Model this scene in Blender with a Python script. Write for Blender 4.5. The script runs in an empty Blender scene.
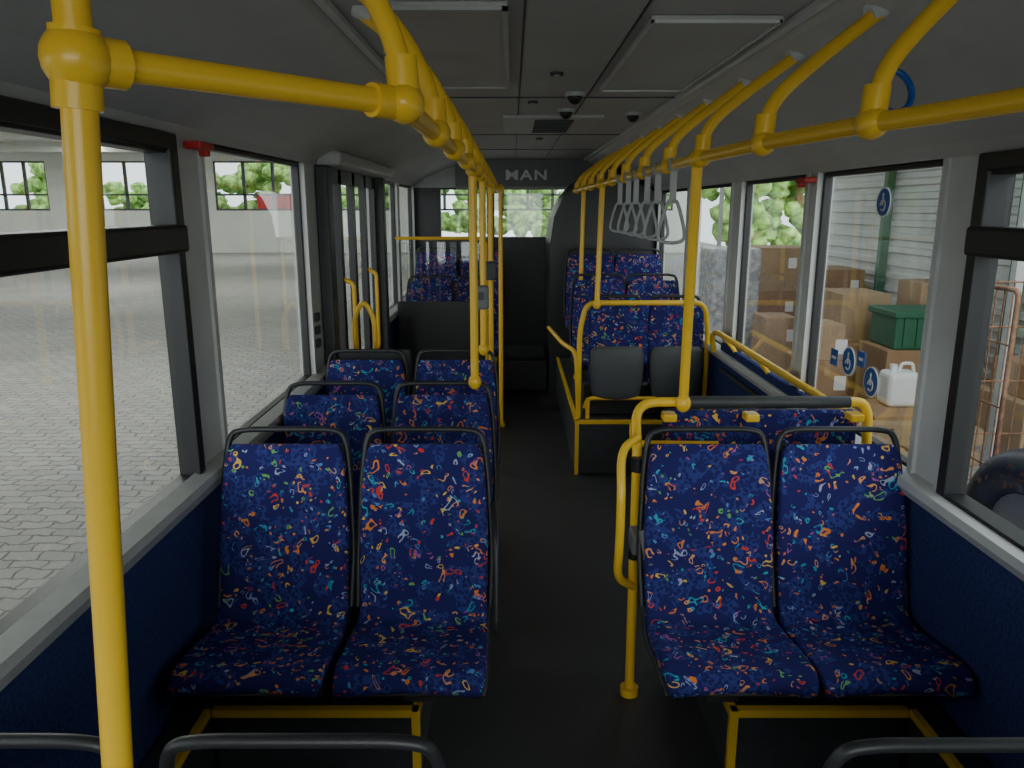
import bpy, math, random
from mathutils import Vector, Matrix
random.seed(4)
D=bpy.data; C=bpy.context
def link(o): C.scene.collection.objects.link(o); return o

# ---------------- materials ----------------
def mat(name,col,rough=.5,metal=0,var=0,vscale=20,bump=0,bscale=200,spec=.5,emit=0):
    m=D.materials.new(name); m.use_nodes=True; nt=m.node_tree; N=nt.nodes; L=nt.links
    b=N['Principled BSDF']; b.inputs['Base Color'].default_value=(*col,1)
    b.inputs['Roughness'].default_value=rough; b.inputs['Metallic'].default_value=metal
    b.inputs['Specular IOR Level'].default_value=spec
    g=N.new('ShaderNodeNewGeometry')
    if var:
        n=N.new('ShaderNodeTexNoise'); n.inputs['Scale'].default_value=vscale; n.inputs['Detail'].default_value=5
        L.new(g.outputs['Position'],n.inputs['Vector'])
        r=N.new('ShaderNodeValToRGB'); L.new(n.outputs['Fac'],r.inputs['Fac'])
        r.color_ramp.elements[0].position=.35; r.color_ramp.elements[1].position=.65
        r.color_ramp.elements[0].color=(*[c*(1-var) for c in col],1)
        r.color_ramp.elements[1].color=(*[min(1,c*(1+var)) for c in col],1)
        L.new(r.outputs['Color'],b.inputs['Base Color'])
    if bump:
        n=N.new('ShaderNodeTexNoise'); n.inputs['Scale'].default_value=bscale
        L.new(g.outputs['Position'],n.inputs['Vector'])
        bp=N.new('ShaderNodeBump'); bp.inputs['Strength'].default_value=bump; bp.inputs['Distance'].default_value=.002
        L.new(n.outputs['Fac'],bp.inputs['Height']); L.new(bp.outputs['Normal'],b.inputs['Normal'])
    return m
YEL=mat('yellow_paint',(1.0,.60,.045),.27,var=.02,vscale=8)
GRY=mat('grey_plastic',(.48,.49,.48),.45,var=.05)
MGR=mat('mid_grey_plastic',(.17,.175,.18),.5,var=.05)
LGR=mat('light_grey_trim',(.62,.63,.62),.45,var=.05,vscale=6)
CEIL=mat('ceiling_grey',(.56,.565,.545),.6,var=.04,vscale=3,bump=.15,bscale=120)
CEIL2=mat('ceiling_panel',(.46,.465,.45),.55,var=.05,vscale=3)
BLK=mat('black_rubber',(.014,.014,.015),.45)
DRK=mat('dark_shell',(.025,.026,.029),.42,bump=.2)
DGR=mat('dark_grey',(.045,.048,.052),.5,var=.1,bump=.2)
PAD=mat('grey_pad',(.085,.09,.095),.55,bump=.3)
FLR=mat('vinyl_floor',(.042,.043,.045),.5,var=.35,vscale=160,bump=.15)
NAVY=mat('navy_carpet',(.038,.054,.17),.95,var=.22,vscale=90,bump=.8,bscale=400,spec=.1)
RED=mat('red_plastic',(.55,.02,.02),.4)
WHT=mat('white_plastic',(.75,.75,.74),.4)
STRAP=mat('strap_grey',(.42,.43,.43),.4)
BLU=mat('sticker_blue',(.01,.10,.45),.4)
CARD=mat('cardboard',(.32,.19,.10),.85,var=.12,vscale=4)
CARD2=mat('cardboard_pale',(.38,.26,.15),.85,var=.1,vscale=5)
WOOD=mat('pallet_wood',(.36,.26,.16),.8,var=.2,vscale=12)
GRN=mat('green_plastic',(.02,.12,.06),.5)
WRAP=mat('stretch_wrap',(.40,.41,.41),.25,var=.3,vscale=14)
RUST=mat('rusty_wire',(.28,.14,.08),.6,metal=.4,var=.3,vscale=30)
LEAF=mat('foliage',(.30,.50,.14),.8,var=.6,vscale=3.5)
HALLW=mat('hall_plaster',(.55,.56,.52),.9,var=.05,vscale=.6)
SHEET=mat('sheet_metal_white',(.58,.61,.61),.45,var=.06,vscale=2)
STEEL=mat('steel',(.4,.4,.4),.4,metal=.8)

def glassmat():
    m=D.materials.new('window_glass'); m.use_nodes=True; N=m.node_tree.nodes; L=m.node_tree.links
    N.clear(); o=N.new('ShaderNodeOutputMaterial'); t=N.new('ShaderNodeBsdfTransparent'); g=N.new('ShaderNodeBsdfGlossy')
    t.inputs['Color'].default_value=(.90,.94,.92,1); g.inputs['Roughness'].default_value=.02
    fr=N.new('ShaderNodeLayerWeight'); fr.inputs['Blend'].default_value=.5
    p=N.new('ShaderNodeMath'); p.operation='POWER'; L.new(fr.outputs['Facing'],p.inputs[0]); p.inputs[1].default_value=4
    q=N.new('ShaderNodeMath'); q.operation='MULTIPLY_ADD'; L.new(p.outputs[0],q.inputs[0]); q.inputs[1].default_value=.7; q.inputs[2].default_value=.08
    mx=N.new('ShaderNodeMixShader'); L.new(q.outputs[0],mx.inputs['Fac'])
    L.new(t.outputs[0],mx.inputs[1]); L.new(g.outputs[0],mx.inputs[2]); L.new(mx.outputs[0],o.inputs['Surface'])
    return m
GLASS=glassmat()

def fabric():
    m=D.materials.new('moquette_fabric'); m.use_nodes=True; N=m.node_tree.nodes; L=m.node_tree.links
    b=N['Principled BSDF']; b.inputs['Roughness'].default_value=.9; b.inputs['Specular IOR Level'].default_value=.15
    g=N.new('ShaderNodeNewGeometry')
    def math_(op,a,bv=None):
        n=N.new('ShaderNodeMath'); n.operation=op
        for i,v in enumerate((a,bv)):
            if v is None: continue
            if isinstance(v,(int,float)): n.inputs[i].default_value=v
            else: L.new(v,n.inputs[i])
        return n.outputs[0]
    def noise(scale,vec,det=2):
        n=N.new('ShaderNodeTexNoise'); n.inputs['Scale'].default_value=scale; n.inputs['Detail'].default_value=det
        L.new(vec,n.inputs['Vector']); return n
    P=g.outputs['Position']
    n1=noise(26,P,0)
    s=N.new('ShaderNodeVectorMath'); s.operation='SUBTRACT'; L.new(n1.outputs['Color'],s.inputs[0]); s.inputs[1].default_value=(.5,.5,.5)
    sc=N.new('ShaderNodeVectorMath'); sc.operation='SCALE'; L.new(s.outputs[0],sc.inputs[0]); sc.inputs['Scale'].default_value=.08
    ad=N.new('ShaderNodeVectorMath'); L.new(P,ad.inputs[0]); L.new(sc.outputs[0],ad.inputs[1])
    def layer(scale,r,w,keep,brk,cols):
        v=N.new('ShaderNodeTexVoronoi'); v.inputs['Scale'].default_value=scale; L.new(ad.outputs[0],v.inputs['Vector'])
        band=math_('LESS_THAN',math_('ABSOLUTE',math_('SUBTRACT',v.outputs['Distance'],r)),w)
        sp=N.new('ShaderNodeSeparateColor'); L.new(v.outputs['Color'],sp.inputs[0])
        k=math_('GREATER_THAN',sp.outputs[1],keep)
        nb=noise(scale*1.6,P,0); bk=math_('GREATER_THAN',nb.outputs['Fac'],brk)
        mask=math_('MULTIPLY',math_('MULTIPLY',band,k),bk)
        r_=N.new('ShaderNodeValToRGB'); r_.color_ramp.interpolation='CONSTANT'
        e=r_.color_ramp.elements
        e[0].position=0; e[0].color=(*cols[0][1],1); e[1].position=cols[1][0]; e[1].color=(*cols[1][1],1)
        for p,c in cols[2:]:
            x=e.new(p); x.color=(*c,1)
        L.new(sp.outputs[0],r_.inputs['Fac']); return mask,r_.outputs['Color']
    vb=N.new('ShaderNodeTexVoronoi'); vb.inputs['Scale'].default_value=75; L.new(P,vb.inputs['Vector'])
    nb=noise(14,P,1)
    pm=math_('MULTIPLY',math_('GREATER_THAN',vb.outputs['Distance'],.5),math_('GREATER_THAN',nb.outputs['Fac'],.50))
    def mix(f,a,b_):
        x=N.new('ShaderNodeMix'); x.data_type='RGBA'; L.new(f,x.inputs['Factor'])
        for i,v in ((6,a),(7,b_)):
            if isinstance(v,tuple): x.inputs[i].default_value=(*v,1)
            else: L.new(v,x.inputs[i])
        return x.outputs[2]
    warm=[(0,(.85,.26,.05)),(.26,(.7,.07,.05)),(.44,(.85,.52,.10)),(.56,(.05,.40,.55)),(.66,(.4,.12,.35)),(.72,(.18,.45,.14)),(.80,(.85,.36,.13)),(.92,(.42,.46,.65))]
    cool=[(0,(.10,.28,.62)),(.35,(.06,.42,.55)),(.55,(.30,.36,.7)),(.8,(.7,.35,.2))]
    c=mix(pm,(.024,.023,.14),(.042,.052,.24))
    m4,c4=layer(24,.26,.05,.45,.48,cool); c=mix(m4,c,c4)
    m1,c1=layer(19,.30,.055,.36,.46,warm); c=mix(m1,c,c1)
    m2,c2=layer(31,.22,.08,.60,.47,warm); c=mix(m2,c,c2)
    m3,c3=layer(21,.07,.09,.68,.3,warm); c=mix(m3,c,c3)
    L.new(c,b.inputs['Base Color'])
    n5=noise(500,P); bp=N.new('ShaderNodeBump'); bp.inputs['Strength'].default_value=.4; bp.inputs['Distance'].default_value=.002
    L.new(n5.outputs['Fac'],bp.inputs['Height']); L.new(bp.outputs['Normal'],b.inputs['Normal'])
    return m
FAB=fabric()

def paving():
    m=D.materials.new('paving_blocks'); m.use_nodes=True; N=m.node_tree.nodes; L=m.node_tree.links
    b=N['Principled BSDF']; b.inputs['Roughness'].default_value=.85
    g=N.new('ShaderNodeNewGeometry')
    n=N.new('ShaderNodeTexNoise'); n.inputs['Scale'].default_value=9; n.inputs['Detail'].default_value=0
    L.new(g.outputs['Position'],n.inputs['Vector'])
    sc=N.new('ShaderNodeVectorMath'); sc.operation='SCALE'; L.new(n.outputs['Color'],sc.inputs[0]); sc.inputs['Scale'].default_value=.07
    ad=N.new('ShaderNodeVectorMath'); L.new(g.outputs['Position'],ad.inputs[0]); L.new(sc.outputs[0],ad.inputs[1])
    t=N.new('ShaderNodeTexBrick'); L.new(ad.outputs[0],t.inputs['Vector']); t.inputs['Scale'].default_value=1
    t.inputs['Brick Width'].default_value=.22; t.inputs['Row Height'].default_value=.12; t.inputs['Mortar Size'].default_value=.008
    t.inputs['Color1'].default_value=(.34,.33,.305,1); t.inputs['Color2'].default_value=(.28,.27,.25,1); t.inputs['Mortar'].default_value=(.14,.13,.12,1)
    n2=N.new('ShaderNodeTexNoise'); n2.inputs['Scale'].default_value=.5; n2.inputs['Detail'].default_value=4; L.new(g.outputs['Position'],n2.inputs['Vector'])
    mr=N.new('ShaderNodeMapRange'); L.new(n2.outputs['Fac'],mr.inputs['Value']); mr.inputs['To Min'].default_value=.7; mr.inputs['To Max'].default_value=1.2
    mx=N.new('ShaderNodeMix'); mx.data_type='RGBA'; mx.blend_type='MULTIPLY'; mx.inputs['Factor'].default_value=1
    L.new(t.outputs['Color'],mx.inputs[6]); L.new(mr.outputs[0],mx.inputs[7]); L.new(mx.outputs[2],b.inputs['Base Color'])
    return m
PAVE=paving()

# ---------------- mesh builder ----------------
class MB:
    def __init__(s): s.v=[]; s.f=[]; s.mi=[]; s.sm=[]; s.mats=[]
    def _m(s,m):
        if m not in s.mats: s.mats.append(m)
        return s.mats.index(m)
    def raw(s,vs,fs,m,smooth=False):
        o=len(s.v); s.v+= [tuple(v) for v in vs]; k=s._m(m)
        for f in fs: s.f.append(tuple(i+o for i in f)); s.mi.append(k); s.sm.append(smooth)
    def box(s,x0,x1,y0,y1,z0,z1,m,b=0):
        x0,x1=min(x0,x1),max(x0,x1)
        if b<=0:
            vs=[(x,y,z) for z in (z0,z1) for y in (y0,y1) for x in (x0,x1)]
            s.raw(vs,[(0,2,3,1),(4,5,7,6),(0,1,5,4),(2,6,7,3),(0,4,6,2),(1,3,7,5)],m)
        else:
            import bmesh
            bm=bmesh.new(); bmesh.ops.create_cube(bm,size=1)
            for v in bm.verts: v.co=Vector(((x0+x1)/2+v.co.x*(x1-x0),(y0+y1)/2+v.co.y*(y1-y0),(z0+z1)/2+v.co.z*(z1-z0)))
            bmesh.ops.bevel(bm,geom=bm.edges[:],offset=b,segments=3,affect='EDGES',profile=.5)
            bm.verts.index_update()
            s.raw([v.co[:] for v in bm.verts],[[v.index for v in f.verts] for f in bm.faces],m,False); bm.free()
    def pane(s,x,y0,y1,z0,z1):
        s.raw([(x,y0,z0),(x,y1,z0),(x,y1,z1),(x,y0,z1)],[(0,1,2,3)],GLASS)
    def panex(s,x0,x1,y,z0,z1):
        s.raw([(x0,y,z0),(x1,y,z0),(x1,y,z1),(x0,y,z1)],[(0,1,2,3)],GLASS)
    def tube(s,pts,r,m,fr=.05,n=14,closed=False):
        P=[Vector(p) for p in pts]
        if fr>0 and len(P)>2:
            Q=[P[0]]
            for i in range(1,len(P)-1):
                a,b,c=P[i-1],P[i],P[i+1]
                d1=(a-b); d2=(c-b); k1=min(fr,d1.length*.49); k2=min(fr,d2.length*.49)
                p0=b+d1.normalized()*k1; p2=b+d2.normalized()*k2
                for j in range(8):
                    t=j/7; Q.append(p0*(1-t)**2+b*2*t*(1-t)+p2*t*t)
            Q.append(P[-1]); P=Q
        T=[]
        for i in range(len(P)):
            a=P[max(0,i-1)]; b=P[min(len(P)-1,i+1)]
            if closed: a=P[(i-1)%len(P)]; b=P[(i+1)%len(P)]
            T.append((b-a).normalized())
        u=T[0].orthogonal().normalized(); vs=[]
        for i,p in enumerate(P):
            if i>0: u=(u-T[i]*u.dot(T[i])).normalized()
            w=T[i].cross(u)
            for k in range(n):
                a=2*math.pi*k/n; vs.append(p+(u*math.cos(a)+w*math.sin(a))*r)
        fs=[]; R=len(P)
        for i in range(R if closed else R-1):
            j=(i+1)%R
            for k in range(n): fs.append((i*n+k,i*n+(k+1)%n,j*n+(k+1)%n,j*n+k))
        s.raw(vs,fs,m,True)
        if not closed: s.raw(vs[:n],[tuple(range(n))[::-1]],m); s.raw(vs[-n:],[tuple(range(n))],m)
    def ball(s,c,r,m,sc=(1,1,1),nu=18,nv=10):
        vs=[];fs=[]
        for j in range(nv+1):
            ph=math.pi*j/nv
            for i in range(nu):
                th=2*math.pi*i/nu
                vs.append((c[0]+sc[0]*r*math.sin(ph)*math.cos(th),c[1]+sc[1]*r*math.sin(ph)*math.sin(th),c[2]+sc[2]*r*math.cos(ph)))
        for j in range(nv):
            for i in range(nu): fs.append((j*nu+i,(j+1)*nu+i,(j+1)*nu+(i+1)%nu,j*nu+(i+1)%nu))
        s.raw(vs,fs,m,True)
    def cyl(s,a,b,r,m,n=20): s.tube([a,b],r,m,0,n)
    def loft(s,st,m,n=24,e=.45,dish=0):
        vs=[]; 
        for i,(y,z,w,t) in enumerate(st):
            a=st[max(0,i-1)]; b=st[min(len(st)-1,i+1)]
            dy,dz=b[0]-a[0],b[1]-a[1]; l=math.hypot(dy,dz) or 1; ny,nz=-dz/l,dy/l
            for k in range(n):
                an=2*math.pi*k/n; c_,s_=math.cos(an),math.sin(an)
                cx=w*math.copysign(abs(c_)**e,c_); ct=t*math.copysign(abs(s_)**e,s_)
                if s_>0: ct+=dish*((cx/w)**2-.5)
                vs.append((cx,y+ny*ct,z+nz*ct))
        fs=[]
        for i in range(len(st)-1):
            for k in range(n): fs.append((i*n+k,(i+1)*n+k,(i+1)*n+(k+1)%n,i*n+(k+1)%n))
        s.raw(vs,fs,m,True)
        s.raw(vs[:n],[tuple(range(n))],m,True); s.raw(vs[-n:],[tuple(range(n))[::-1]],m,True)
    def prism(s,prof,y0,y1,m,smooth=False,axis='y'):
        n=len(prof)
        f=(lambda p,t:(p[0],t,p[1])) if axis=='y' else (lambda p,t:(t,p[0],p[1]))
        vs=[f(p,y0) for p in prof]+[f(p,y1) for p in prof]
        s.raw(vs,[tuple(range(n)),tuple(range(n,2*n))[::-1]]+[(i,(i+1)%n,n+(i+1)%n,n+i) for i in range(n)],m,smooth)
    def mesh(s,name):
        me=D.meshes.new(name); me.from_pydata(s.v,[],s.f)
        for m in s.mats: me.materials.append(m)
        me.polygons.foreach_set('material_index',s.mi); me.polygons.foreach_set('use_smooth',s.sm)
        me.update(); 
        import bmesh
        bm=bmesh.new(); bm.from_mesh(me); bmesh.ops.recalc_face_normals(bm,faces=bm.faces); bm.to_mesh(me); bm.free()
        return me
    def obj(s,name,parent=None):
        o=link(D.objects.new(name,s.mesh(name))); 
        if parent: o.parent=parent
        return o
def cat(pts,per=5):
    out=[]
    for i in range(len(pts)-1):
        p0=pts[max(0,i-1)];p1=pts[i];p2=pts[i+1];p3=pts[min(len(pts)-1,i+2)]
        for j in range(per):
            t=j/per
            out.append(tuple(.5*(2*b+(c-a)*t+(2*a-5*b+4*c-d)*t*t+(3*b-a-3*c+d)*t**3) for a,b,c,d in zip(p0,p1,p2,p3)))
    out.append(pts[-1]); return out

W=1.2
Y0,Y1=-1.7,8.6
ZL,ZR=2.0,1.93   # window heads, left / right
# ---------------- bus shell ----------------
b=MB(); b.box(-W,W,Y0,Y1,-.08,0,FLR); b.obj('floor')
prof=[(-1.2,2.0),(-1.18,2.03),(-1.07,2.095),(-.92,2.16),(-.76,2.22),(-.65,2.25),(-.62,2.285),(.62,2.285),(.65,2.25),(.75,2.215),(.9,2.145),(1.05,2.06),(1.17,1.97),(1.2,1.93),(1.27,1.93),(1.27,2.2),(.9,2.42),(-.9,2.42),(-1.27,2.2),(-1.27,2.0)]
b=MB(); b.prism(prof,Y0,Y1,CEIL)
b.box(-.60,.60,Y0+.05,Y1-.05,2.279,2.2855,CEIL2)
for y in (1.3,3.75,5.6,7.0): b.box(-.6,.6,y,y+.012,2.274,2.28,DGR)
for x in (-.12,.19): b.box(x,x+.006,Y0+.1,7.9,2.276,2.28,DGR)
b.obj('ceiling')
b=MB()
for sx in (-1,1): b.box(sx*.60,sx*.625,Y0+.1,Y1-.2,2.262,2.284,LGR)
b.obj('trim_1')

def side(sx,wins,door=None):
    b=MB(); xi,xo=sx*W,sx*(W+.06)
    zs=.90; zt=ZL if sx<0 else ZR
    segs=[(Y0,Y1)] if not door else [(Y0,door[0]),(door[1],Y1)]
    for a,c in segs:
        b.box(xi,xo,a,c,0,zs,NAVY); b.box(xi,xo,a,c,-.3,0,DGR)
    b.box(xi,xo,Y0,Y1,zt,2.06,GRY)
    ys=sorted(wins+([door] if door else [])); e=[Y0]+[v for w in ys for v in w]+[Y1]
    for i in range(0,len(e),2):
        if e[i+1]-e[i]>.01: b.box(xi,xo,e[i],e[i+1],zs,zt,LGR)
    b.obj('wall_left' if sx<0 else 'wall_right')
LW=[(.15,2.46),(2.70,3.98),(6.15,7.15),(7.3,8.35)]
RW=[(.1,2.28),(2.48,3.48),(3.62,4.62),(4.85,5.9),(6.05,7.2)]
LDOOR=(4.38,6.0)
side(-1,LW,LDOOR); side(1,RW)
def window(n,sx,y0,y1,hop):
    z0=.90; z1=ZL if sx<0 else ZR; b=MB(); X=sx*W
    f=.045 if hop else .018; fm=BLK
    x0,x1=(X-sx*.02 if hop else X+sx*.012),X+sx*.05
    b.box(x0,x1,y0,y0+f,z0,z1,fm,.004); b.box(x0,x1,y1-f,y1,z0,z1,fm,.004)
    b.box(x0,x1,y0+f,y1-f,z0,z0+.02,fm,.004); b.box(x0,x1,y0+f,y1-f,z1-(.06 if hop else .02),z1,fm,.004)
    if hop:
        zb=1.645
        b.box(X-sx*.045,x1,y0+.02,y1-.02,zb,zb+.085,BLK,.012)
        b.box(X-sx*.035,x1,y0+.02,y1-.02,z1-.05,z1,BLK,.008)
        b.box(X-sx*.035,x1,y1-.075,y1-.02,zb+.07,z1-.03,BLK,.008)
        b.box(X-sx*.03,x1,y0+.9,y0+.95,zb+.07,z1-.03,BLK,.006)
    b.pane(X+sx*.028,y0+.01,y1-.01,z0+.01,z1-.01)
    g=.03
    b.box(X-sx*.012,X,y0-g,y0,z0-.0,z1,LGR); b.box(X-sx*.012,X,y1,y1+g,z0,z1,LGR)
    b.obj('window_%d'%n)
for i,(a,c) in enumerate(LW): window(i+1,-1,a,c,i==0)
for i,(a,c) in enumerate(RW): window(i+5,1,a,c,i==0)
b=MB(); 
for a,c in ((Y0,4.2),(6.13,8.5)): b.prism([(-W,.83),(-W+.03,.84),(-W+.055,.885),(-W+.05,.91),(-W,.925)],a,c,GRY)
b.obj('trim_2')
b=MB(); b.prism([(W,.83),(W-.03,.84),(W-.055,.875),(W-.05,.90),(W,.915)],Y0,8.3,LGR); b.obj('trim_3')

# door leaves (two pairs of folding leaves)
b=MB()
dy0,dy1=LDOOR; q=(dy1-dy0)/4
for j in range(4):
    a=dy0+j*q+.004; c=dy0+(j+1)*q-.004
    for (p,r0,r,s_) in ((a,a+.035,0.02,2.0),(c-.035,c,.02,2.0),(a,c,.02,.14),(a,c,1.92,2.0)):
        b.box(-W-.03,-W+.012,p,r0,r,s_,BLK)
    b.pane(-W-.007,a+.03,c-.03,.12,1.95)
for y in (dy0+q,dy0+3*q): b.tube([(-W+.01,y,.75),(-W+.07,y,.78),(-W+.07,y,1.32),(-W+.01,y,1.35)],.014,YEL,.03)
b.obj('door_1')
b=MB()
b.box(-W,-W+.07,4.22,4.34,0,2.0,DGR,.01); b.box(-W,-W+.07,6.03,6.13,.0,2.0,DGR,.01)
b.box(-W,-1.06,4.24,6.1,2.0,2.08,GRY,.02)
b.box(-W+.02,-.72,4.26,4.29,.1,1.0,DGR,.01)
b.obj('door_frame')

# rear wall
b=MB()
b.box(-1.2,1.2,8.5,8.6,0,1.45,DGR); b.box(-1.2,1.2,8.5,8.6,1.99,2.29,GRY)
b.box(-1.2,-.92,8.5,8.6,1.45,1.99,DGR); b.box(.9,1.2,8.5,8.6,1.45,1.99,DGR); b.box(-.42,-.34,8.5,8.6,1.45,1.99,BLK)
b.prism([(8.5,1.97),(8.40,2.0),(8.36,2.275),(8.5,2.28)],-.75,.72,MGR,axis='x')
b.obj('wall_rear')
b=MB(); b.panex(-.92,.9,8.545,1.45,1.99); b.box(-.92,.9,8.52,8.56,1.45,1.47,BLK); b.box(-.92,.9,8.52,8.56,1.97,1.99,BLK); b.obj('window_10')
t=D.curves.new('rear_lettering','FONT'); t.body='MAN'; t.size=.14; t.extrude=.006; t.offset=.003; t.align_x='CENTER'; t.space_character=1.15
o=link(D.objects.new('rear_lettering',t)); o.rotation_euler=(math.radians(98),0,0); o.location=(0,8.378,2.07); o.scale=(1.35,1,1); t.materials.append(WHT)
# front wall (behind camera)
b=MB(); b.box(-1.2,1.2,Y0-.06,Y0,0,.75,DGR); b.box(-1.2,1.2,Y0-.06,Y0,2.15,2.29,GRY)
b.box(-1.2,-1.12,Y0-.06,Y0,.75,2.15,DGR); b.box(1.12,1.2,Y0-.06,Y0,.75,2.15,DGR); b.obj('wall_front')
b=MB(); b.panex(-1.12,1.12,Y0-.035,.75,2.15); b.box(-1.12,1.12,Y0-.05,Y0-.02,.75,.79,BLK); b.box(-1.12,1.12,Y0-.05,Y0-.02,2.11,2.15,BLK); b.obj('window_11')

# ceiling fittings
b=MB()
b.box(-.50,-.16,2.05,3.35,2.262,2.278,CEIL2,.006)
for x in (-.50,-.175): b.box(x,x+.015,2.05,3.35,2.255,2.264,GRY)
for y in (2.05,3.335): b.box(-.5,-.16,y,y+.015,2.255,2.264,GRY)
b.obj('ceiling_hatch')
b=MB(); b.box(.22,.57,2.2,3.45,2.264,2.278,CEIL2,.004)
for x in (.22,.56): b.box(x,x+.008,2.2,3.45,2.258,2.266,LGR)
for y in (2.2,3.44): b.box(.22,.57,y,y+.008,2.258,2.266,LGR)
b.obj('ceiling_hatch')
b=MB(); b.box(-.2,.36,4.45,5.35,2.262,2.28,GRY,.006)
for i in range(10): b.box(-.02,.2,4.55+i*.075,4.575+i*.075,2.256,2.264,DGR)
b.obj('ventilation_grille')
for x,y in ((.13,3.62),(.5,4.35),(.13,4.2)):
    b=MB(); b.ball((x,y,2.262),.034,BLK); b.cyl((x,y,2.262),(x,y,2.279),.045,GRY); b.obj('dome_camera')
for x,y in ((.02,3.1),(-.05,3.9),(.05,5.9)):
    b=MB(); b.cyl((x,y,2.268),(x,y,2.281),.025,DGR); b.cyl((x,y,2.262),(x,y,2.27),.015,STEEL); b.obj('ceiling_spotlight')

# ---------------- seats ----------------
def seatmesh(name,short=False):
    b=MB()
    P=[(-.365,-.040,.200,.010),(-.38,-.014,.216,.020),(-.35,.002,.222,.026),(-.25,-.003,.223,.028),(-.10,-.028,.221,.032),(-.01,-.022,.217,.034),(.035,.04,.214,.032),(.062,.14,.216,.032),(.09,.27,.217,.03),(.125,.42,.209,.028),(.15,.52,.198,.025),(.158,.555,.18,.016)]
    if short: P=P[:9]+[(.115,.38,.2,.026),(.128,.43,.18,.016)]
    b.loft(cat(P,5),FAB,n=28,e=.42,dish=.018)
    S=[(y+(.0 if i<6 else .035),z-(.026 if i<6 else .01),w+.006,.010) for i,(y,z,w,t) in enumerate(P) if i not in (0,)]
    b.loft(cat(S,4),DRK,n=24,e=.3)
    b.tube([(-.224,.03,.02),(-.228,.10,.20),(-.216,.15,.44),(-.198,.182,.585),(-.15,.186,.60),(.15,.186,.60),(.198,.182,.585),(.216,.15,.44),(.228,.10,.20),(.224,.03,.02)],.0105,DRK,.05,10)
    b.box(-.05,.05,-.22,-.02,-.178,-.05,DGR,.012); b.box(-.17,.17,-.27,.0,-.085,-.05,DRK,.01)
    return b.mesh(name)
SM=seatmesh('passenger_seat'); SM2=seatmesh('passenger_seat_low',True)
def seat(x,yb,z,rot=0,me=None):
    o=link(D.objects.new('passenger_seat',me or SM)); o.location=(x,yb,z); o.rotation_euler=(0,0,rot); return o
SZ=.44
for y in (2.35,3.06,3.84):
    for x in (-.92,-.448): seat(x,y,SZ)
for x in (.515,.965): seat(x,2.35,SZ)
for x in (-.93,-.46): seat(x,1.16,SZ-.015,math.pi,SM2)
for x in (.53,.97): seat(x,1.17,SZ-.03,math.pi,SM2)
for y,z in ((7.1,.55),(7.85,.78)):
    for x in (-.92,-.455): seat(x,y,z)
for y,z in ((6.0,.66),(6.75,.82)):
    for x in (.545,.965): seat(x,y,z)
b=MB(); b.tube([(-.21,2.38,.47),(-.20,2.30,.42),(-.20,2.22,.45),(-.20,2.30,.75),(-.21,2.45,.80)],.011,DRK,.05); b.obj('armrest')

# podiums
def podium(name,x0,x1,y0,y1,z,edge=True,ax=None):
    b=MB(); b.box(x0,x1,y0,y1,0,z,DGR,.01)
    if edge:
        b.box(x0,x1,y0-.006,y0+.02,z-.022,z+.004,YEL)
        xa=x1 if x0<0 else x0; s=1 if x0<0 else -1
        b.box(xa-s*.02,xa+s*.005,y0-.006,y1,z-.022,z+.004,YEL)
        b.box(xa-s*.022,xa+s*.004,y0-.008,y0+.01,0,z,YEL)
    return b.obj(name)
podium('seat_podium',-1.08,-.44,2.10,4.18,.26)
podium('seat_podium',.53,1.08,2.10,2.72,.26)
podium('seat_podium',-1.19,-.30,6.65,8.4,.36)
podium('seat_podium',.28,1.19,5.0,7.25,.38)
podium('seat_podium',-.29,.2,7.5,8.4,.3,False)
for x0,x1 in ((-1.08,-.5),(.5,1.08)):
    podium('seat_podium',x0,x1,1.0,1.42,.24,False)
b=MB(); b.box(1.09,1.19,.2,2.72,0,.26,DGR,.008); b.box(1.085,1.105,.2,2.10,.24,.265,YEL); b.obj('heater_duct')
b=MB(); b.box(-1.19,-1.09,.2,4.18,0,.26,DGR,.008); b.box(-1.105,-1.085,1.7,2.10,.24,.265,YEL); b.obj('heater_duct')
# glazed partition behind the door bay
b=MB(); b.box(-1.13,-.38,6.56,6.585,.02,1.0,DRK,.006); b.panex(-1.12,-.39,6.572,1.0,1.5); b.tube([(-.37,6.57,0),(-.37,6.57,1.50),(-.42,6.57,1.53),(-1.13,6.57,1.53)],.014,YEL,.04); b.obj('glass_partition')

# ---------------- handrails ----------------
R=.0175; RZ=1.93
def joint(b,p,along='y'):
    b.ball(p,.031,YEL,(.95,1.25,.95) if along=='y' else (.95,.95,1.25))
def hanger(b,x,y,sx,xt,zt=2.235):
    dx=abs(xt-x)
    b.tube([(x,y,RZ),(x+sx*.01,y,RZ+.09),(x+sx*dx*.35,y+.01,RZ+.17+(.05 if zt>2.24 else 0)),(xt,y+.03,zt)],R*.95,YEL,.09)
    b.tube([(xt-sx*.035,y+.027,zt-.013),(xt+sx*.01,y+.03,zt+.01)],.023,LGR,0)
    joint(b,(x,y,RZ))
    b.tube([(x,y,RZ),(x+sx*.004,y,RZ+.065)],.024,YEL,0)
b=MB()
def rx(y):
    pts=[(-1.2,.75),(.3,.72),(1.15,.58),(1.49,.50),(1.9,.45),(2.4,.43),(8.2,.42)]
    for (a,xa),(c,xc) in zip(pts,pts[1:]):
        if a<=y<=c: return xa+(xc-xa)*(y-a)/(c-a)
b.tube([(rx(y),y,RZ) for y in (-1.2,.3,1.15,1.49,1.9,2.4,7.25)],R,YEL,.12)
for y in (.75,1.47,1.92,2.45,2.95,3.5,4.05,4.6,5.2,5.8,6.4,7.0): hanger(b,rx(y),y,1,.72)
b.obj('handrail')
b=MB()
b.tube([(-.315,1.2,RZ),(-.31,1.6,RZ),(-.30,3,RZ),(-.29,7.4,RZ)],R,YEL,.1)
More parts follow.
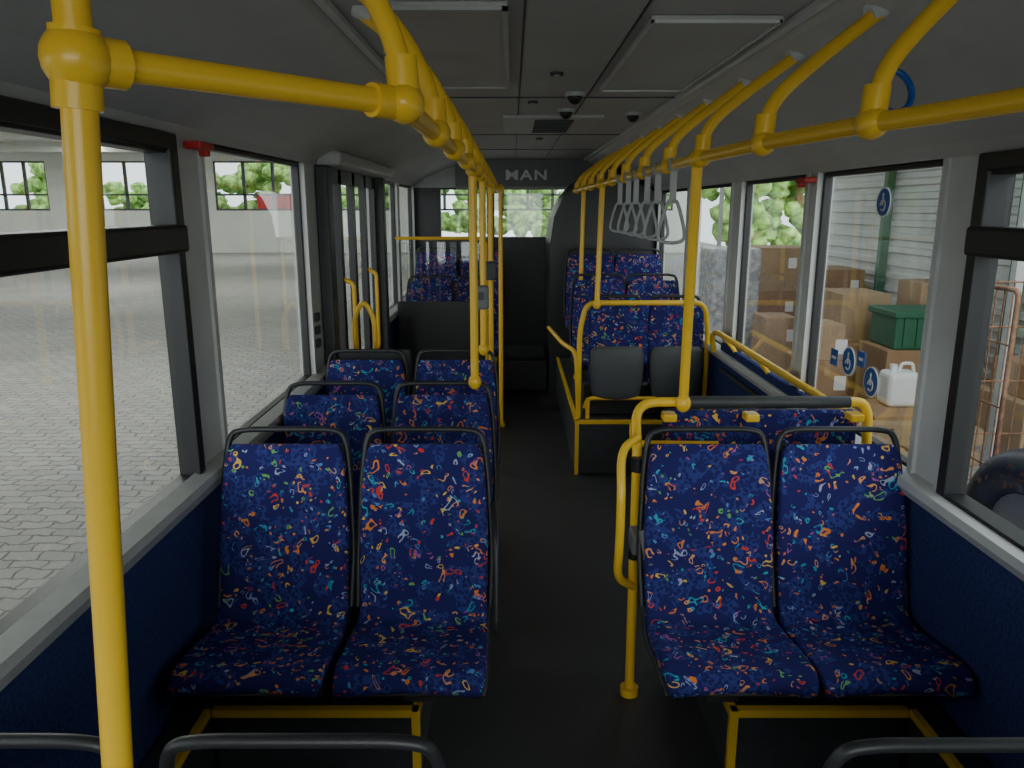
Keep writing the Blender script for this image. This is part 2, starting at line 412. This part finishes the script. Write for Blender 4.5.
b.tube([(-.60,.85,RZ),(-.315,1.2,RZ)],R,YEL,0)
b.tube([(-.60,.85,RZ),(-.57,.887,RZ)],.026,YEL,0); b.tube([(-.35,1.157,RZ),(-.315,1.2,RZ)],.024,YEL,0)
b.tube([(-.59,.84,2.25),(-.60,.85,RZ),(-.73,.86,.0)],R*1.05,YEL,0); b.ball((-.60,.85,RZ),.035,YEL); b.tube([(-.599,.85,RZ+.03),(-.605,.85,RZ-.05)],.025,YEL,0)
for y in (1.2,1.65,2.1,2.6,3.1,3.6,4.2,4.8,5.4,6.1,6.8): hanger(b,-.318+.008*min(3,y),y,-1,-.54,2.27)
b.obj('handrail')
def pole(x,y,z0,x1=None,y1=None,fl=True):
    x1=x if x1 is None else x1; y1=y if y1 is None else y1
    b=MB(); b.tube([(x,y,z0),(x1,y1,RZ)],R,YEL,0); joint(b,(x1,y1,RZ))
    if z0>.9: b.ball((x,y,z0),.028,YEL,(1,1,1.2))
    else: b.cyl((x,y,z0),(x,y,z0+.03),.035,YEL)
    return b
for x,y,z in ((-.31,3.23,1.05),(-.30,4.01,1.05)): pole(x,y,z).obj('grab_pole')
b=pole(-.29,5.1,0); b.box(-.335,-.25,5.03,5.08,1.32,1.44,DGR,.01); b.obj('grab_pole')
b=pole(-.24,6.2,.0); b.obj('grab_pole')
b=MB(); b.box(-.35,-.27,3.935,3.99,1.27,1.39,MGR,.01); b.box(-.335,-.295,3.925,3.937,1.32,1.36,DGR); b.obj('stop_button')
pole(.47,2.70,1.09,.43,2.5).obj('grab_pole')
pole(.40,4.98,1.17,.42,5.0).obj('grab_pole')
pole(.40,6.3,.385,.42,6.3).obj('grab_pole')

# frame behind first right seats
b=MB(); FY=2.72
b.tube([(.29,2.56,0),(.29,2.58,.95),(.30,FY,1.09),(.47,FY,1.09)],R,YEL,.09)
b.tube([(.45,FY,1.09),(1.08,FY,1.09)],.022,DGR,0)
b.tube([(1.06,FY,1.09),(1.15,FY,1.09),(1.16,FY-.02,.75)],R,YEL,.07)
b.cyl((.29,2.56,0),(.29,2.56,.03),.034,YEL)
b.tube([(.29,2.57,1.0),(.22,2.50,.98),(.215,2.42,.86),(.215,2.42,.66),(.22,2.50,.5),(.29,2.56,.44)],.015,YEL,.08)
b.tube([(.29,FY-.03,1.02),(.29,FY-.03,.94),(.6,FY-.04,.94)],.013,YEL,.04)
b.box(.265,.325,2.47,2.56,.60,.68,MGR,.012); b.tube([(.30,2.46,.70),(.32,2.40,.60)],.018,MGR,0)
for x in (.40,.70,1.08): b.box(x,x+.05,FY-.03,FY+.03,1.02,1.05,YEL,.006)
for z in (.55,.88): b.cyl((.29,2.56,z),(.29,2.56,z+.05),.022,BLK)
b.obj('seat_guard_rail')
b=MB(); b.box(.42,1.14,2.755,2.80,.5,1.045,FAB,.02); b.box(.42,1.14,2.80,2.82,.45,1.04,DRK,.008); b.box(.5,.56,2.76,2.80,0,.5,DGR); b.box(1.0,1.06,2.76,2.80,0,.5,DGR); b.obj('wheelchair_backboard')
b=MB(); 
b.tube([(1.19,2.86,.98),(1.12,2.88,1.02),(1.12,4.74,1.03),(1.12,4.84,.98),(1.15,4.86,.88)],R,YEL,.06)
for y in (3.2,3.9,4.5): b.tube([(1.12,y,1.02),(1.19,y,.93)],.012,YEL,0)
b.obj('wall_grab_rail')
b=MB(); b.box(1.17,1.2,2.9,4.8,.55,.95,NAVY,.006); b.tube([(1.15,2.95,.80),(1.15,4.7,.80)],.012,DGR,0); b.obj('trim_4')

# flip-seat unit
b=MB(); fy=5.06
b.tube([(.30,fy,.385),(.30,fy,.98),(.34,fy,1.17),(1.12,fy,1.17),(1.15,fy,1.0),(1.15,fy,.5)],R,YEL,.07)
b.tube([(.34,fy-.02,.46),(.36,fy-.03,.53),(1.12,fy-.03,.53),(1.14,fy-.02,.46)],.014,YEL,.04)
b.tube([(.36,fy-.03,.53),(.36,fy-.03,.39)],.014,YEL,0)
b.tube([(.14,6.0,.86),(.2,5.3,.86),(.28,fy,.84),(.30,fy,.4)],.015,YEL,.08)
for x in (.37,.77):
    P=[(5.13,.60,.17,.02),(5.12,.66,.18,.03),(5.12,.9,.185,.03),(5.14,1.08,.185,.03),(5.15,1.15,.16,.018)]
    s0=len(b.v); b.loft(cat(P,4),FAB,n=24,e=.4,dish=.01); b.v[s0:]=[(v[0]+x+.18,v[1],v[2]) for v in b.v[s0:]]
    P=[(5.045,.53,.13,.02),(5.04,.56,.16,.03),(5.04,.72,.18,.032),(5.05,.84,.175,.03),(5.06,.875,.15,.018)]
    s0=len(b.v); b.loft(cat(P,4),PAD,n=24,e=.5,dish=-.012); b.v[s0:]=[(v[0]+x+.18,v[1],v[2]) for v in b.v[s0:]]
    b.tube([(x+.01,5.17,.9),(x+.02,5.18,1.2),(x+.34,5.18,1.2),(x+.35,5.17,.9)],.011,DRK,.04)
b.box(.34,1.16,5.14,5.22,.385,.6,DRK,.01)
b.obj('folding_seat')

# engine tower
b=MB(); b.prism([(1.18,0.0),(.21,0),(.205,1.45),(.24,1.7),(.33,1.88),(.46,2.02),(.6,2.10),(.72,2.14),(1.18,1.92)],7.3,8.34,DRK); b.obj('engine_cabinet')

# hang straps
for i in range(6):
    y=2.85+i*.27+ (0.03 if i%2 else 0)
    x=rx(y); b=MB(); a=random.uniform(-.45,.45)
    b.box(x-.012,x+.012,y-.003,y+.003,1.80,RZ-.015,STRAP); b.tube([(x-.02,y,RZ),(x+.02,y,RZ)],.022,STRAP,0)
    pts=[(0,1.80),(-.02,1.795),(-.05,1.70),(-.045,1.665),(0,1.655),(.045,1.665),(.05,1.70),(.02,1.795)]
    pts=cat(pts+[pts[0]],4)[:-1]
    b.tube([(x+p[0]*math.cos(a)*.9,y+p[0]*math.sin(a),p[1]) for p in pts],.0065,STRAP,0,10,closed=True)
    b.obj('strap_handle')
b=MB(); b.tube([(.55+.035*math.cos(k*math.pi/10),1.5+.02*math.sin(k*math.pi/10),1.99+.04*math.sin(k*math.pi/10)) for k in range(20)],.006,BLU,0,8,closed=True); b.obj('strap_handle')

b=MB(); b.tube([(-1.08,4.5,.0),(-1.08,4.5,1.15),(-1.02,4.5,1.26),(-.96,4.5,1.15),(-.96,4.5,0)],.015,YEL,.07); b.cyl((-.96,4.5,0),(-.96,4.5,.02),.03,YEL); b.cyl((-1.08,4.5,0),(-1.08,4.5,.02),.03,YEL); b.obj('door_grab_rail')
for X,y,zz in ((-1.165,2.60,1.975),(1.16,3.55,1.90)):
    b=MB(); b.box(X-.025,X+.03,y-.06,y+.06,zz-.012,zz+.012,RED,.006); b.box(X-.015,X+.015,y+.03,y+.06,zz-.03,zz,RED,.005); b.obj('emergency_hammer')
b=MB(); 
for z in (1.05,1.12,1.19): b.box(-W+.0,-W+.02,4.05,4.11,z,z+.045,DGR,.006)
b.obj('door_button')
def sticker(y,z,r,sq=False):
    b=MB(); X=1.222
    if sq:
        b.box(X,X+.002,y-r,y+r,z-r,z+r,BLU); b.box(X-.001,X,y-r*.6,y+r*.6,z-.006,z+.006,WHT)
    else:
        b.cyl((X,y,z),(X+.002,y,z),r,WHT,28); b.cyl((X-.001,y,z),(X+.001,y,z),r*.9,BLU,28)
        b.tube([(X-.002,y+r*.35*math.cos(k*.5)-.003,z-r*.2+r*.35*math.sin(k*.5)) for k in range(12)],.003,WHT,0,6)
        b.ball((X-.002,y,z+r*.5),r*.13,WHT,(.2,1,1)); b.box(X-.003,X-.001,y-.004,y+.004,z-r*.2,z+r*.4,WHT)
    b.obj('window_sticker')
sticker(3.08,1.17,.06); sticker(2.87,1.13,.06); sticker(2.97,1.20,.03,True); sticker(3.22,1.16,.035,True); sticker(2.92,1.80,.055)

# ---------------- outside ----------------
GZ=-.35
b=MB(); b.box(-32,12,-14,60,GZ-.1,GZ,PAVE); b.obj('ground')
ops=[]; 
for x0,x1 in ((-30.4,-27),(-25.6,-22.4),(-19.9,-16.2),(-14.4,-10.2),(-9.2,-5.6),(-4.6,-1.0),(-.6,3.0),(4,7.6)): ops.append((x0,x1))
b=MB(); HY=38; hz0,hz1=1.65,3.95
b.box(-32,-4.6,HY,HY+.3,GZ,hz0,HALLW); b.box(3,9,HY,HY+.3,GZ,hz0,HALLW); b.box(-32,9,HY,HY+.3,hz1,4.9,HALLW)
e=[-32]+[v for o_ in ops for v in o_]+[9]
for i in range(0,len(e),2): b.box(e[i],e[i+1],HY,HY+.3,hz0,hz1,HALLW)
b.obj('wall_hall_far')
b=MB()
for x0,x1 in ops:
    n=3
    for k in range(n+1):
        x=x0+(x1-x0)*k/n; b.box(x-.07,x+.07,HY+.05,HY+.15,hz0,hz1,DGR)
    for z in (hz0,hz0+.7,hz1-.08): b.box(x0,x1,HY+.05,HY+.15,z,z+.09,DGR)
b.obj('window_12')
b=MB(); b.box(-32,-31.7,-4,HY,GZ,4.9,HALLW); b.obj('wall_hall_left')
b=MB(); b.box(-32,1.5,-1,HY+.3,4.5,4.8,HALLW)
for y in range(4,38,6): b.box(-31.7,1.5,y,y+.35,4.1,4.5,HALLW)
b.obj('ceiling_hall')
for ix,x in enumerate((-25,-18,-11,-5)):  # area lights with housings, added to brighten the hall paving
    for y in (6.2,18.2,30.2):
        b=MB(); b.box(x-.5,x+.5,y+.5,y+4.8,4.40,4.5,WHT,.01); o=b.obj('hall_fill_panel')
        l=D.lights.new('hall_fill_light','AREA'); l.shape='RECTANGLE'; l.size=.9; l.size_y=4.2; l.energy=300; l.color=(.98,1,.97)
        lo=link(D.objects.new('hall_fill_light',l)); lo.location=(x,y+2.65,4.38); lo.parent=o
def tree(x,y,h,r,seed,name='tree'):
    rnd=random.Random(seed); b=MB(); b.tube([(x,y,GZ),(x+.1,y,h*.35),(x-.1,y,h*.7)],.14,WOOD,0,8)
    for k in range(60):
        th=rnd.uniform(0,6.28); rr=r*rnd.uniform(.1,1); zz=h*rnd.uniform(.15,1)
        b.ball((x+rr*math.cos(th),y+.6*rr*math.sin(th),zz),rnd.uniform(.25,.6)*r*.5,LEAF,(1,1,.8),7,5)
    o=b.obj(name)
    d=o.modifiers.new('d','DISPLACE'); tx=D.textures.get('lf') or D.textures.new('lf','CLOUDS'); tx.noise_scale=.3; d.texture=tx; d.strength=.35
for i,x in enumerate((-31,-26,-21.5,-17.5,-14.0,-9.5,-6.5,-2.6,.4,3.5,8)): tree(x,43+(i%3)*2,(3.4,4.4,3.0)[i%3],2.2,i)
for i,(x,y) in enumerate(((7.2,24),(9.3,26))): tree(x,y,4.0,1.7,20+i)
b=MB(); b.box(-13.2,-11.4,40.5,42.5,GZ,2.5,RED); 
for k in range(6): b.box(-13.2+k*.32,-13.1+k*.32,40.44,40.5,GZ,2.5,RED)
b.obj('shipping_container')

# storage side
b=MB(); prof=[]
z=GZ
pts=[]
while z<3.1:
    pts+= [(5.2,z),(5.2,z+.07),(5.16,z+.09),(5.16,z+.16)]; z+=.18
prof=pts+[(5.3,z),(5.3,GZ)]
b.prism(prof,-6,13.3,SHEET)
for y in range(-4,14,3): b.box(5.05,5.16,y,y+.1,GZ,3.2,GRN)
b.obj('wall_storage')
b=MB(); b.box(3.3,5.3,5.2,13.3,3.22,3.32,SHEET)  # roof on posts, added to shade the stored boxes from the sky
for y in (5.3,9.2,13.1): b.box(3.3,3.36,y,y+.06,GZ,3.22,GRY)
b.obj('storage_shade_roof')
def pallet(x0,x1,y0,y1,z):
    b=MB(); n=6; w=(x1-x0)/n
    for k in range(n): b.box(x0+k*w,x0+k*w+w*.8,y0,y1,z+.12,z+.145,WOOD); 
    for y in (y0,(y0+y1)/2-.05,y1-.1): b.box(x0,x1,y,y+.1,z,z+.12,WOOD)
    b.obj('wooden_pallet')
def carton(x0,x1,y0,y1,z0,z1,m=CARD,name='cardboard_box'):
    b=MB(); b.box(x0,x1,y0,y1,z0,z1,m,.012); xm=(x0+x1)/2
    b.box(xm-.03,xm+.03,y0-.002,y1+.002,z0+(z1-z0)*.75,z1+.002,CARD2)
    b.box(x0-.002,x0,(y0+y1)/2-.03,(y0+y1)/2+.03,z1-.2,z1,CARD2)
    b.box(xm+.08,xm+.2,y0-.003,y0,z1-.3,z1-.15,WHT); b.obj(name)
pallet(2.6,3.8,6.2,7.3,GZ); pallet(2.7,3.9,6.3,7.2,GZ+.147)
b=MB(); b.box(2.75,3.6,6.3,6.9,GZ+.294,GZ+.33,CARD2); b.box(3.0,3.8,6.45,7.1,GZ+.331,GZ+.36,CARD); b.obj('flat_cardboard')
carton(3.5,4.35,8.4,9.4,GZ,.30); carton(3.55,4.1,8.6,9.3,.30,.84,CARD2)
carton(2.85,3.3,7.7,8.3,GZ,.25); carton(2.9,3.25,7.75,8.2,.25,.62,CARD2)
carton(4.45,5.0,8.7,9.4,GZ,.5); carton(4.5,4.95,8.75,9.3,.5,.95,CARD2); carton(4.2,4.9,6.3,7.1,GZ,.15,CARD2); carton(4.3,4.8,6.4,7.0,.15,.45)
carton(3.0,3.4,9.5,10.0,GZ,.45,CARD2); carton(4.45,5.0,11.3,12.2,GZ,.9)
b=MB(); b.box(3.62,4.45,7.6,8.25,GZ,.378,CARD,.01); b.box(3.62,4.45,7.597,7.6,.1,.16,CARD2); b.obj('cardboard_box')
b=MB(); b.box(3.7,4.4,7.65,8.2,.38,.75,GRN,.02); b.box(3.67,4.43,7.62,8.23,.70,.77,GRN,.015); 
for k in range(5): b.box(3.78+k*.13,3.81+k*.13,7.63,7.65,.42,.7,GRN)
b.obj('storage_crate')
b=MB(); b.box(3.25,3.55,6.75,7.0,GZ+.36,.33,WHT,.05); b.cyl((3.33,6.87,.33),(3.33,6.87,.39),.035,WHT); b.tube([(3.38,6.87,.31),(3.40,6.87,.40),(3.5,6.87,.40),(3.52,6.87,.31)],.015,WHT,.03); b.obj('plastic_canister')
carton(3.4,4.4,11.6,12.5,GZ,.55); carton(3.45,4.35,11.6,12.5,.55,1.2,CARD2)
b=MB(); b.box(2.55,3.2,10.4,11.2,GZ+.1,1.25,WRAP,.05); b.box(2.5,3.25,10.35,11.25,GZ,GZ+.1,WOOD); b.obj('wrapped_pallet_load')
b=MB(); cx0,cx1,cy0,cy1=2.55,3.3,4.1,4.8
for x in (cx0,cx1):
    b.tube([(x,cy0,GZ+.15),(x,cy0,1.35),(x,cy1,1.35),(x,cy1,GZ+.15)],.015,RUST,.05,8)
    for k in range(1,6): b.tube([(x,cy0+k*.117,GZ+.2),(x,cy0+k*.117,1.34)],.005,RUST,0,6)
    for z in (0,.35,.7,1.05): b.tube([(x,cy0,z),(x,cy1,z)],.006,RUST,0,6)
for z in (0,.35,.7,1.05,1.33): b.tube([(cx0,cy1,z),(cx1,cy1,z)],.006,RUST,0,6)
for k in range(1,7): b.tube([(cx0+k*.107,cy1,GZ+.2),(cx0+k*.107,cy1,1.34)],.005,RUST,0,6)
b.box(cx0,cx1,cy0,cy1,GZ+.13,GZ+.17,STEEL)
for x in (cx0+.06,cx1-.06):
    for y in (cy0+.06,cy1-.06): b.cyl((x-.015,y,GZ+.06),(x+.015,y,GZ+.06),.06,BLK)
b.obj('roll_cage_trolley')
b=MB(); b.tube([(2.45,3.6+.36*math.cos(k*math.pi/20),.13+.36*math.sin(k*math.pi/20)) for k in range(40)],.12,BLK,0,14,closed=True); b.cyl((2.40,3.6,.13),(2.48,3.6,.13),.25,STEEL,28); b.obj('truck_tyre')

# ---------------- world and camera ----------------
w=D.worlds.new('sky'); C.scene.world=w; w.use_nodes=True
bg=w.node_tree.nodes['Background']; bg.inputs[0].default_value=(.88,.96,1,1); bg.inputs[1].default_value=2.4
s=D.lights.new('hazy_sun','SUN'); s.energy=2.6; s.angle=math.radians(60); s.color=(1,1,.97)
so=link(D.objects.new('hazy_sun',s)); so.rotation_euler=(math.radians(76),0,math.radians(8))
cam=D.cameras.new('camera'); cam.lens=27.04; cam.sensor_width=36; cam.clip_start=.02; cam.clip_end=300
co=link(D.objects.new('camera',cam)); co.location=(-.15,0,1.78); co.rotation_euler=(math.radians(90-12.9),0,0)
C.scene.camera=co
